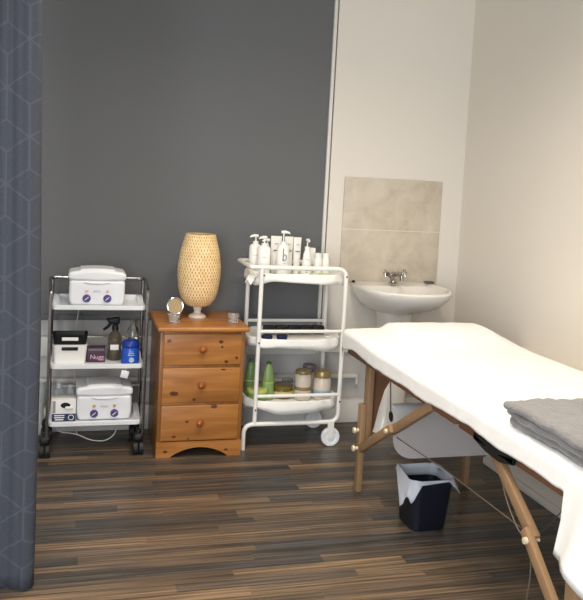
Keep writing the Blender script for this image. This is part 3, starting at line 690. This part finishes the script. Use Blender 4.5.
def tube_pack(x, y, z, wt, wb, h, label):
    t = thing('cream_tube', label, 'tube', (x, y, z), 'upright white tubes on the cart')
    b = MB(); rings = []
    for k in range(9):
        u = k/8; w = wb+(wt-wb)*u; d = 0.036*(1-u)+0.004*u
        rings.append([(x+w/2*math.cos(a*PI/10), y+d/2*math.sin(a*PI/10), z+0.022+(h-0.022)*u) for a in range(20)])
    b.loft(rings); b.build('body', M['tubew'], t)
    b = MB(); b.lathe([(0, 0), (wb*0.42, 0), (wb*0.44, 0.022), (0, 0.023)], (x, y, z), 18, sy=0.034/wb/0.88); b.build('cap', M['bottle'], t)
    b = MB(); b.box((x, y-0.0135, z+h*0.62), (wt*0.55, 0.002, 0.004)); b.build('printed_line', M['dgrey'], t)
    b = MB(); b.box((x, y-0.011, z+h*0.80), (wt*0.35, 0.002, 0.003)); b.build('printed_line', M['grey'], t)
tube_pack(0.999, 3.865, zt, 0.058, 0.054, 0.192, 'wide white tube standing behind the tall middle pump bottle')
tube_pack(1.064, 3.855, zt, 0.046, 0.042, 0.192, 'white tube right of the tall pump bottle, left one of the touching pair')
tube_pack(1.108, 3.850, zt, 0.042, 0.036, 0.190, 'white tube right of the tall pump bottle, right one of the touching pair')
pump_bottle(1.134, 3.755, zt, 0.029, 0.140, 'small white tapering pump bottle right of the tubes on the cart top', ang=-90, nb=0.048, shoulder=0.05, cone=0.7)
t = thing('carton', 'narrow white carton behind the tapering pump bottle on the cart', 'box', (1.180, 3.845, zt)); b = MB(); b.box((1.180, 3.845, zt+0.069), (0.042, 0.036, 0.138), 0.001); b.build('box', M['tubew'], t)
b = MB(); b.box((1.180, 3.8265, zt+0.05), (0.026, 0.001, 0.004)); b.build('print', M['grey'], t)
def capped(x, y, z, r, h, label):
    t = thing('lotion_bottle', label, 'bottle', (x, y, z), 'small lotion bottles on the white cart')
    b = MB(); b.lathe([(0, 0), (r, 0), (r, h*0.72), (r*0.9, h*0.76), (0, h*0.76)], (x, y, z), 20); b.build('body', M['bottle'], t)
    b = MB(); b.lathe([(0, h*0.74), (r*0.88, h*0.75), (r*0.88, h*0.98), (r*0.8, h), (0, h)], (x, y, z), 20); b.build('cap', M['tubew'], t)
capped(1.207, 3.795, zt, 0.021, 0.116, 'short capped white bottle beside the narrow carton on the cart')
capped(1.250, 3.80, zt, 0.019, 0.116, 'short capped white bottle at the far right of the cart top')
b = MB(); b.rbox((1.20, 3.715, zt+0.010), (0.085, 0.055, 0.018), 0.007, 5, lambda q: q+Vector((0, 0, 0.004*nz(q.x*40, q.y*40))))
tag(b.build('wipes_pack', M['green']), 'pale green packet lying at the right front of the top tray', 'packet')
# crumpled cloth over the left end of the top tray
b = MB(); G = []
for i in range(15):
    r = []
    for j in range(11):
        u, v = i/14, j/10
        x = 0.875 - 0.055*u; y = 3.66 + 0.10*v - 0.01*u
        z = 0.872 - 0.055*u**1.5*(0.6+0.4*math.sin(v*9+1)) + 0.006*nz(u*5, v*7, 3)
        x -= 0.008*math.sin(v*13+u*4)
        r.append((x, y, z))
    G.append(r)
b.loft(G, False, False, closed=False); tag(b.build('tissue', M['paper'], solid=0.002), 'crumpled white tissue hanging over the left end of the top tray', 'tissue')
# middle tray
zm = TZ[1]-0.004
for k, (x, y, lab) in enumerate(((0.938, 3.72, 'dark navy capped pot on the middle tray nearest the left pole'), (1.016, 3.72, 'dark navy capped pot on the middle tray, right of the other navy pot'))):
    t = thing('cosmetic_pot', lab, 'pot', (x, y, zm), 'navy pots on the middle tray')
    b = MB(); b.lathe([(0, 0), (0.024, 0), (0.026, 0.003), (0.026, 0.014), (0, 0.015)], (x, y, zm), 20); b.build('body', M['navy'], t)
    b = MB(); b.lathe([(0, 0.013), (0.028, 0.013), (0.029, 0.017), (0.028, 0.026), (0.024, 0.028), (0, 0.028)], (x, y, zm), 20); b.build('lid', mat('navy_lid', (34, 36, 78), 0.25), t)
ordw = ('leftmost', 'second from left', 'third from left', 'second from right', 'rightmost')
for k in range(5):
    x = 0.990+0.0665*k
    t = thing('black_box', 'small black box, %s of the five along the back of the middle tray' % ordw[k], 'box', (x, 3.885, zm), 'black boxes in a row on the middle tray')
    b = MB(); b.box((x, 3.885, zm+0.020), (0.062, 0.036, 0.039), 0.003); b.build('body', M['black'], t)
    b = MB(); b.box((x, 3.885, zm+0.042), (0.058, 0.034, 0.008), 0.003); b.build('lid', M['black'], t)
for pts, lab in (([(1.24, 3.70), (1.285, 3.66)], 'rolled white tissue strip at the right end of the middle tray'),):
    b = MB(); b.tube([(pts[0][0], pts[0][1], zm+0.022), (1.262, 3.68, zm+0.024), (pts[1][0], pts[1][1], zm+0.020)], [0.007, 0.009, 0.007], 10, 0.6); tag(b.build('tissue', M['paper']), lab, 'tissue')
# bottom tray
zb = TZ[2]-0.004
def tall_bottle(x, y, h, r, mt, label, lean=0.0):
    t = thing('gel_bottle', label, 'bottle', (x, y, zb), 'tall green bottles on the bottom tray')
    b = MB(); b.lathe([(0, 0), (r*0.92, 0), (r, 0.005), (r, h*0.45), (r*0.95, h*0.62), (r*0.7, h*0.84), (r*0.38, h*0.97), (0, h)], (x, y, zb), 22, sy=0.8); b.build('body', mt, t)
    b = MB(); b.lathe([(0, h*0.955), (r*0.42, h*0.955), (r*0.40, h*1.0), (r*0.2, h*1.03), (0, h*1.03)], (x, y, zb), 16); b.build('cap', mat('green_cap', (70, 118, 58), 0.35), t)
    b = MB(); pts = [(x+r*1.012*math.cos(a), y+0.8*r*1.012*math.sin(a), zb+h*0.47) for a in [-PI*0.9+PI*0.8*q/10 for q in range(11)]]; b.tube(pts, 0.0025, 6)
    b.build('label_band', M['lime'], t)
tall_bottle(0.884, 3.80, 0.192, 0.032, M['aloe2'], 'tall dark green pointed bottle half behind the left pole of the cart')
tall_bottle(0.965, 3.755, 0.190, 0.031, M['aloe'], 'tall green pointed gel bottle right of the left pole of the cart')
t = thing('tub', 'pale lime tub in front of the dark green bottle on the bottom tray', 'tub', (0.903, 3.705, zb)); 
b = MB(); b.lathe([(0, 0), (0.040, 0), (0.045, 0.004), (0.050, 0.050), (0, 0.051)], (0.903, 3.725, zb), 26); b.build('body', mat('green_tub', (128, 166, 92), 0.35), t)
b = MB(); b.lathe([(0, 0.048), (0.052, 0.048), (0.053, 0.052), (0.052, 0.064), (0.048, 0.066), (0, 0.065)], (0.903, 3.725, zb), 26); b.build('lid', M['lime'], t)
t = thing('wax_pot', 'low olive tub of straw-coloured wax right of the green gel bottle', 'pot', (1.052, 3.79, zb))
b = MB(); b.lathe([(0, 0), (0.044, 0), (0.050, 0.006), (0.052, 0.040), (0.050, 0.046), (0, 0.045)], (1.052, 3.79, zb), 26); b.build('body', M['amberj'], t)
b = MB(); b.lathe([(0, 0.044), (0.047, 0.044), (0.052, 0.048), (0.052, 0.062), (0.047, 0.066), (0, 0.066)], (1.052, 3.79, zb), 26); b.build('lid', M['amberj'], t)
b = MB(); pts = [(1.052+0.0525*math.cos(a), 3.79+0.0525*math.sin(a), zb+0.028) for a in [PI*1.05+PI*0.9*q/14 for q in range(15)]]; b.tube(pts, 0.010, 8, 1.0); b.build('label_band', M['straw'], t)
def jar(x, y, z, r, h, label, mt, lid, band=None):
    t = thing('cosmetic_jar', label, 'jar', (x, y, z), 'jars on the bottom tray')
    b = MB(); b.lathe([(0, 0), (r*0.9, 0), (r*0.98, 0.004), (r, h*0.35), (r*0.98, h*0.68), (r*0.82, h*0.79), (0, h*0.80)], (x, y, z), 26); b.build('body', mt, t)
    b = MB(); b.lathe([(0, h*0.78), (r*0.92, h*0.78), (r*0.94, h*0.81), (r*0.93, h*0.97), (r*0.86, h), (0, h)], (x, y, z), 26); b.build('lid', lid, t)
    if band:
        b = MB(); b.lathe([(r*0.97, h*0.12), (r*1.006, h*0.14), (r*1.014, h*0.36), (r*0.97, h*0.38)], (x, y, z), 26); b.build('label_band', band, t)
jar(1.147, 3.745, zb, 0.045, 0.066, 'squat cream jar with a gold lid under another jar on the bottom tray', M['creamj'], M['gold'])
jar(1.147, 3.745, zb+0.0665, 0.044, 0.086, 'cream jar with a gold lid stacked on a squat jar on the bottom tray', M['creamj'], M['gold'])
jar(1.247, 3.735, zb, 0.046, 0.150, 'large gold-lidded cream jar with a blue label at the right of the bottom tray', M['creamj'], M['gold'], mat('blue_label', (150, 166, 186), 0.5))
jar(1.206, 3.835, zb, 0.038, 0.158, 'mauve-lidded jar behind the two gold-lidded jars on the bottom tray', M['creamj'], M['mauve'])
t = thing('glass_cup', 'small clear amber-tinted glass between the wax pot and the stacked jars', 'glass', (1.098, 3.85, zb)); b = MB(); b.lathe([(0, 0), (0.026, 0), (0.030, 0.075), (0.027, 0.075), (0.024, 0.006), (0, 0.006)], (1.098, 3.865, zb), 20); b.build('body', M['glass'], t)

# ------------------------------------------------------------------ sink
sk = thing('sink', 'white ceramic pedestal basin below the beige tile splashback', 'sink', (1.735, 4.03, 0))
SX, SYb = 1.704, 4.036
def dring(w, d, z, yb=SYb, n=40):
    out = []
    for i in range(n):
        t = i/(n-1); a = PI + PI*t
        c, s_ = math.cos(a), math.sin(a)
        out.append((SX+w*math.copysign(abs(c)**0.8, c), yb-d*0.28 + d*0.72*(-abs(s_)**0.85), z))
    out += [(SX+w*0.97, yb-d*0.1, z), (SX+w*0.9, yb, z), (SX+w*0.45, yb, z), (SX-w*0.45, yb, z), (SX-w*0.9, yb, z), (SX-w*0.97, yb-d*0.1, z)]
    return out
b = MB()
b.loft([dring(0.095, 0.20, 0.646), dring(0.125, 0.26, 0.654), dring(0.168, 0.35, 0.674), dring(0.208, 0.43, 0.708), dring(0.234, 0.48, 0.748), dring(0.246, 0.501, 0.775), dring(0.248, 0.505, 0.789), dring(0.244, 0.498, 0.797), dring(0.235, 0.484, 0.797),
        dring(0.222, 0.40, 0.782, SYb-0.075), dring(0.205, 0.36, 0.735, SYb-0.085), dring(0.15, 0.25, 0.69, SYb-0.12), dring(0.05, 0.08, 0.676, SYb-0.19)])
b.build('basin', M['ceramic'], sk, smooth=50)
b = MB(); b.rloft([(0.0, 0.22, 0.20, 0.06), (0.03, 0.205, 0.185, 0.06), (0.10, 0.17, 0.16, 0.06), (0.45, 0.17, 0.16, 0.06), (0.60, 0.178, 0.165, 0.06), (0.665, 0.19, 0.17, 0.06)], (SX-0.01, 3.90, 0)); b.build('pedestal', M['ceramic'], sk)
tx, ty = 1.705, 3.965
b = MB(); b.lathe([(0, 0), (0.026, 0), (0.027, 0.006), (0.018, 0.012), (0.016, 0.03), (0.02, 0.04), (0.019, 0.058), (0.010, 0.066), (0, 0.068)], (tx, ty, 0.795), 18)
b.tube(fillet([(tx, ty, 0.835), (tx, ty-0.04, 0.862), (tx, ty-0.105, 0.855), (tx, ty-0.115, 0.825)], 0.03, 6), [0.011]*15+[0.009]*8 if False else 0.0105, 12)
tp = b.build('mixer_tap', M['tapm'], sk)
for sx in (-1, 1):
    b = MB(); hx, hy, hz = tx+sx*0.046, ty-0.012, 0.852
    b.tube([(tx+sx*0.012, ty, 0.835), (tx+sx*0.035, ty-0.006, 0.848), (hx, hy, hz)], [0.012, 0.011, 0.013], 12)
    for a in (0.3, PI/2+0.3):
        d_ = Vector((math.cos(a)*0.6, -math.cos(a)*0.2, math.sin(a)))*0.021
        b.tube([Vector((hx+sx*0.012, hy-0.004, hz+0.006))-d_, Vector((hx+sx*0.012, hy-0.004, hz+0.006)), Vector((hx+sx*0.012, hy-0.004, hz+0.006))+d_], [0.006, 0.005, 0.006], 8)
    b.build('tap_handle', M['tapm'], tp)
b = MB(); b.lathe([(0, -0.003), (0.010, -0.003), (0.010, 0.003), (0, 0.003)], (SX-0.045, 3.610, 0.752), 12, axis='y'); b.build('overflow', M['dgrey'], sk)
b = MB(); b.rbox((1.93, 3.985, 0.8045), (0.055, 0.030, 0.012), 0.005, 3); tag(b.build('soap_dish', M['dgrey']), 'small dark soap dish at the back right of the sink rim', 'soap dish')
b = MB(); b.lathe([(0, 0), (0.010, 0), (0.011, 0.006), (0.004, 0.012), (0, 0.013)], (1.478, 3.985, 0.797), 14); tag(b.build('plug', M['black']), 'small black plug on the left corner of the sink rim', 'plug')

# ------------------------------------------------------------------ massage table
mt_ = thing('massage_table', 'folding wooden massage table under the white paper cover by the right wall', 'massage table', (1.55, 2.4, 0))
X0, X1, Y0, Y1, ZT = 1.205, 1.895, 1.42, 3.335, 0.657
for ya, yb in ((Y0+0.02, 2.235), (2.245, Y1-0.02)):
    b = MB(); b.rbox(((X0+X1)/2, (ya+yb)/2, ZT-0.026), (X1-X0-0.02, yb-ya-0.002, 0.045), 0.018, 3); b.build('padded_top', M['blackcloth'], mt_)
    b = MB()
    for x in (X0+0.022, X1-0.022): b.box((x, (ya+yb)/2, 0.585), (0.020, yb-ya-0.02, 0.052), 0.003)
    for y in (ya+0.02, yb-0.02): b.box(((X0+X1)/2, y, 0.588), (X1-X0-0.06, 0.02, 0.046), 0.003)
    b.build('rail_frame', M['beechd'], mt_)
def leg(x, y, tz, dy):
    b = MB(); s_ = 1 if y > 2.3 else -1
    b.bar((x, y, 0.57), (x, y+dy*0.6, 0.215), 0.026, 0.050, (0, 1, 0)); l = b.build('leg', M['beech'], mt_)
    b = MB(); b.bar((x-0.0 if x > 1.5 else x-0.026, y+dy*0.35+0.0, 0.385), (x if x > 1.5 else x-0.026, y+dy, 0.0), 0.024, 0.042, (0, 1, 0)); b.build('leg_extension', M['beech'], l)
    for z in (0.27, 0.19):
        b = MB(); xx = x-0.042
        b.lathe([(0, -0.022), (0.012, -0.020), (0.014, -0.012), (0.008, -0.006), (0.007, 0.03), (0, 0.03)], (xx, y+dy*(1-z/0.57), z), 14, axis='x'); b.build('knob', M['brass'], l)
for x in (1.246, 1.735): leg(x, 3.085, 0.55, 0.0)
for x in (1.246, 1.800): leg(x, 1.60, 0.55, -0.02)
# arched end panels between each pair of legs
for y, xa, xb in ((3.098, 1.262, 1.720), (1.612, 1.262, 1.785)):
    out = [(xa, 0.545), (xb, 0.545), (xb, 0.18)]
    half = [(0.003, 0.185), (0.008, 0.225), (0.024, 0.28), (0.040, 0.36), (0.062, 0.44), (0.085, 0.48), (0.125, 0.507), (0.18, 0.518)]
    out += [(xb-dx_, z_) for dx_, z_ in half] + [(xa+dx_, z_) for dx_, z_ in reversed(half)]
    out.append((xa, 0.18))
    b = MB(); b.prism(out, y, y+0.012); b.build('end_panel', M['beechd'], mt_)
def brace(x, p0, pm, p1):
    b = MB(); b.bar((x,)+p0, (x,)+pm, 0.022, 0.036, (0, 0, 1)); br_ = b.build('brace', M['beech'], mt_)
    d_ = Vector((0, pm[0]-p0[0], pm[1]-p0[1])).normalized()*0.03
    b = MB(); b.bar((x-0.016, pm[0]-d_.y, pm[1]-d_.z+0.004), (x-0.016,)+p1, 0.020, 0.034, (0, 0, 1)); b.build('lower_brace', M['beech'], br_)
    b = MB(); b.lathe([(0, -0.036), (0.009, -0.035), (0.010, -0.02), (0.006, -0.018), (0.006, 0.012), (0, 0.012)], (x, pm[0], pm[1]), 12, axis='x'); b.build('joint_bolt', M['brass'], br_)
for x in (1.218, 1.86):
    brace(x, (2.425, 0.572), (2.745, 0.378), (3.03, 0.205))
    brace(x, (2.005, 0.566), (1.765, 0.398), (1.585, 0.235))
b = MB(); b.rbox((1.205, 1.985, 0.562), (0.010, 0.23, 0.05), 0.0045, 3, lambda q: q+Vector((0, 0, 0.008*nz(q.y*20, 2.0)+(0.03*abs(q.y-1.985)/0.115 if q.z < 0.56 else 0)))); b.build('hinge_flap', M['blackcloth'], mt_)
b = MB(); b.tube([(1.235, 2.74, 0.352), (1.225, 2.3, 0.385), (1.212, 1.80, 0.405)], 0.0022, 6)
b.build('support_cable', M['cable_b'], mt_)
b = MB(); b.tube([(1.206, 1.765, 0.398), (1.45, 2.050, 0.283), (1.86, 2.536, 0.104)], 0.0022, 6)
b.tube(fillet([(1.212, 1.98, 0.55), (1.212, 1.90, 0.44), (1.212, 1.83, 0.385), (1.206, 1.765, 0.396), (1.206, 1.755, 0.30), (1.206, 1.77, 0.20)], 0.04, 5), 0.0022, 6)
b.build('support_cable', M['cable_b'], mt_)

# paper cover
def table_cover():
    b = MB(); W_, Lh = X1-X0, Y1-Y0; R = 0.026
    def sm(a, c, x):
        t = max(0, min(1, (x-a)/(c-a))); return t*t*(3-2*t)
    xs = [X0+R*0.6+(W_-R*1.2)*i/46 for i in range(47)]; ys = [Y0+R*0.6+(Lh-R*1.2)*j/110 for j in range(111)]
    nl, nr, nf, nn_ = 14, 8, 9, 12
    cols = [('l', k/nl) for k in range(nl, 0, -1)] + [('i', x) for x in xs] + [('r', k/nr) for k in range(1, nr+1)]
    rows = [('n', k/nn_) for k in range(nn_, 0, -1)] + [('i', y) for y in ys] + [('f', k/nf) for k in range(1, nf+1)]
    def top(x, y):
        z = ZT + 0.004
        bx = sm(1.375, 1.425, x)*(1-sm(1.80, 1.92, x)); z += 0.054*bx*sm(2.85, 3.18, y)*(1-0.35*sm(3.22, 3.33, y))
        z += 0.012*sm(2.9, 3.2, y)*(1-bx)*(1-sm(1.85, 1.9, x))
        z += 0.0035*nz(x*4.5+1, y*2.4, 1.3) + 0.0015*nz(x*16, y*7, 4.1)
        z += 0.004*math.exp(-((x-1.50-0.10*(3.0-y))/0.006)**2)*sm(1.9, 2.2, y)*(1-sm(2.9, 3.1, y))
        return z
    G = []
    for rk, rv in rows:
        line = []
        for ck, cv in cols:
            cx = cv if ck == 'i' else (xs[0] if ck == 'l' else xs[-1]); cy = rv if rk == 'i' else (ys[0] if rk == 'n' else ys[-1])
            ovl = 0.084 + 0.012*nz(cy*5, 3.3) + 0.003*nz(cy*22, 1.2) + 0.02*sm(3.15, 3.3, cy)
            ovl += (0.160+0.25*max(0, 1.62-cy))*(1-sm(1.585, 1.625, cy)) + 0.012*math.sin(cy*40)*(1-sm(1.57, 1.62, cy))
            ax = -cv*ovl if ck == 'l' else (cv*0.11 if ck == 'r' else 0)
            by = cv2 = 0
            if rk == 'n': by = -rv*0.26
            if rk == 'f': by = rv*(0.105+0.012*nz(cx*9, 7.0))
            Ld = math.hypot(ax, by); x, y, z = cx, cy, top(cx, cy)
            if Ld > 1e-6:
                dx, dy = ax/Ld, by/Ld; th = Ld/R
                if th < PI/2: o_, dn = R*math.sin(th), R*(1-math.cos(th))
                else: o_, dn = R+0.03*(Ld-R*PI/2), R+(Ld-R*PI/2)
                e = min(1, Ld/0.09)
                fold = 0.004*nz(cx*14, cy*14, 2.2)*e + 0.003*nz(cx*40, cy*30, 5.2)*e + (0.004*math.sin(cx*40)*e if ck == 'i' else 0)
                if ck == 'l' and cy < 1.7:
                    k_ = (1-sm(1.59, 1.64, cy))*min(1, Ld/0.25); fold += 0.018*k_*math.sin(cy*46+1.2) + 0.02*k_; y += 0.05*k_**1.6
                o_ += fold*0.8
                x += dx*o_; y += dy*o_; z -= dn
            line.append((x, y, z))
        G.append(line)
    b.loft(G, False, False, closed=False)
    o = b.build('table_cover', M['linen'], smooth=60, solid=0.002)
    tag(o, 'white paper cover draped over the massage table', 'table cover')
table_cover()

# folded fleece on the table
def fleece():
    b = MB()
    def f(seed, z0):
        def g(q):
            n1 = 0.005*nz(q.x*9, q.y*9, seed) + 0.0035*nz(q.x*40, q.y*25, seed+3) + 0.002*nz(q.x*90, q.y*60, seed+8)
            return q + Vector((n1*0.8+0.01*nz(q.y*5, seed), n1, n1 + (0.005*nz(q.x*5, q.y*5, seed+5) if q.z > z0+0.02 else 0)))
        return g
    b.rbox((1.515, 1.685, 0.6795), (0.600, 0.49, 0.030), 0.014, 8, f(1, 0.662), nx=(40, 36, 3))
    b.rbox((1.500, 1.690, 0.703), (0.600, 0.50, 0.026), 0.0125, 8, f(5, 0.69), nx=(40, 36, 3))
    b.rbox((1.490, 1.680, 0.726), (0.600, 0.49, 0.026), 0.0125, 8, f(9, 0.713), nx=(40, 36, 3))
    tag(b.build('fleece_blanket', M['towel'], smooth=60), 'grey fleece blanket folded in layers on the massage table', 'blanket')
fleece()

# paper roll, grey sheet below the table
pr_ = thing('paper_roll', 'white paper roll lying sideways under the far half of the massage table', 'paper roll', (1.53, 3.02, 0.335))
b = MB(); b.lathe([(0.023, 0), (0.052, 0), (0.054, 0.002), (0.054, 0.37), (0.052, 0.372), (0.023, 0.372), (0.023, 0.0)], (1.328, 3.02, 0.347), 32, axis='x', cap=False); b.build('paper', M['roll'], pr_)
b = MB(); b.lathe([(0.0235, -0.001), (0.0235, 0.37), (0.021, 0.37), (0.021, -0.001), (0.0235, -0.001)], (1.328, 3.02, 0.347), 20, axis='x', cap=False); b.build('core', M['card'], pr_)
b = MB(); b.lathe([(0, 0.004), (0.003, 0.004), (0.003, 0.392), (0, 0.392)], (1.318, 3.02, 0.366), 12, axis='x')
for x in (1.324, 1.706): b.tube([(x, 3.02, 0.366), (x, 3.03, 0.44), (x, 3.05, 0.55)], 0.003, 6)
b.build('hanger', M['cable_b'], pr_)
b = MB(); ou = []
xa, xb_, zl = 1.222, 1.66, 0.262; rc = 0.085
ou = [(1.388, 0.572), (1.370, 0.482), (1.226, 0.386)] + [(xa+rc-rc*math.cos(k*PI/16), zl+rc-rc*math.sin(k*PI/16)) for k in range(9)] + [(xb_, zl), (xb_, 0.572)]
b.prism(ou, 2.745, 2.749); tag(b.build('hanging_sheet', M['vinyl']), 'pale grey sheet with a rounded corner hanging beneath the massage table', 'sheet')

# ------------------------------------------------------------------ bin and liner
bx, by = 1.362, 2.735
bn = MB(); r0_ = lambda z, w, r: [(bx+x, by+y, z) for x, y in rrect(w, w, r, 5)]
bn.loft([r0_(0.0, 0.140, 0.035), r0_(0.006, 0.150, 0.036), r0_(0.195, 0.184, 0.040), r0_(0.200, 0.186, 0.04), r0_(0.200, 0.178, 0.038), r0_(0.012, 0.140, 0.03)])
tag(bn.build('waste_bin', M['binm']), 'small black waste bin on the floor under the massage table', 'bin')
b = MB(); rings = []; n = 72
base = rrect(1.0, 1.0, 0.22, 17)
def hang(a):
    g = lambda c, w: math.exp(-(((a-c+PI) % (2*PI)-PI)/w)**2)
    return 0.004 + 0.105*g(PI*1.13, 0.30) + 0.05*g(PI*1.27, 0.16) + 0.05*g(PI*1.76, 0.16) + 0.085*g(PI*1.93, 0.30) + 0.03*g(PI*0.5, 0.6)
prof = [(-0.035, 0.168), (-0.02, 0.170), (-0.01, 0.172), (0.008, 0.180), (0.010, 0.190)]
for zz, w in prof:
    r = []
    for i, (px, py) in enumerate(base):
        a = math.atan2(py, px); k = 1+0.03*nz(px*9, py*9, zz*20)
        up = 0.035*math.exp(-(((a-PI*0.93+PI) % (2*PI)-PI)/0.35)**2) if zz > 0 else 0
        r.append((bx+px*w*k, by+py*w*k, 0.200+zz+up+0.004*nz(px*11, py*11, zz*30)*(zz > 0)))
    rings.append(r)
for s_ in (0.25, 0.5, 0.75, 1.0):
    r = []
    for i, (px, py) in enumerate(base):
        a = math.atan2(py, px) % (2*PI); h = hang(a); f_ = 0.190 + h*s_*0.78*(1+0.3*nz(px*14, py*14, 2)) + 0.008*s_*nz(px*25, py*25, s_*3)*min(1, h*20)
        r.append((bx+px*f_, by+py*f_, 0.208-h*s_*(1+0.25*nz(px*18, py*18, 5))))
    rings.append(r)
b.loft(rings, False, False); tag(b.build('bin_liner', M['film'], solid=0.0006, smooth=70), 'cloudy white bin liner folded over the rim of the black waste bin', 'bin liner')
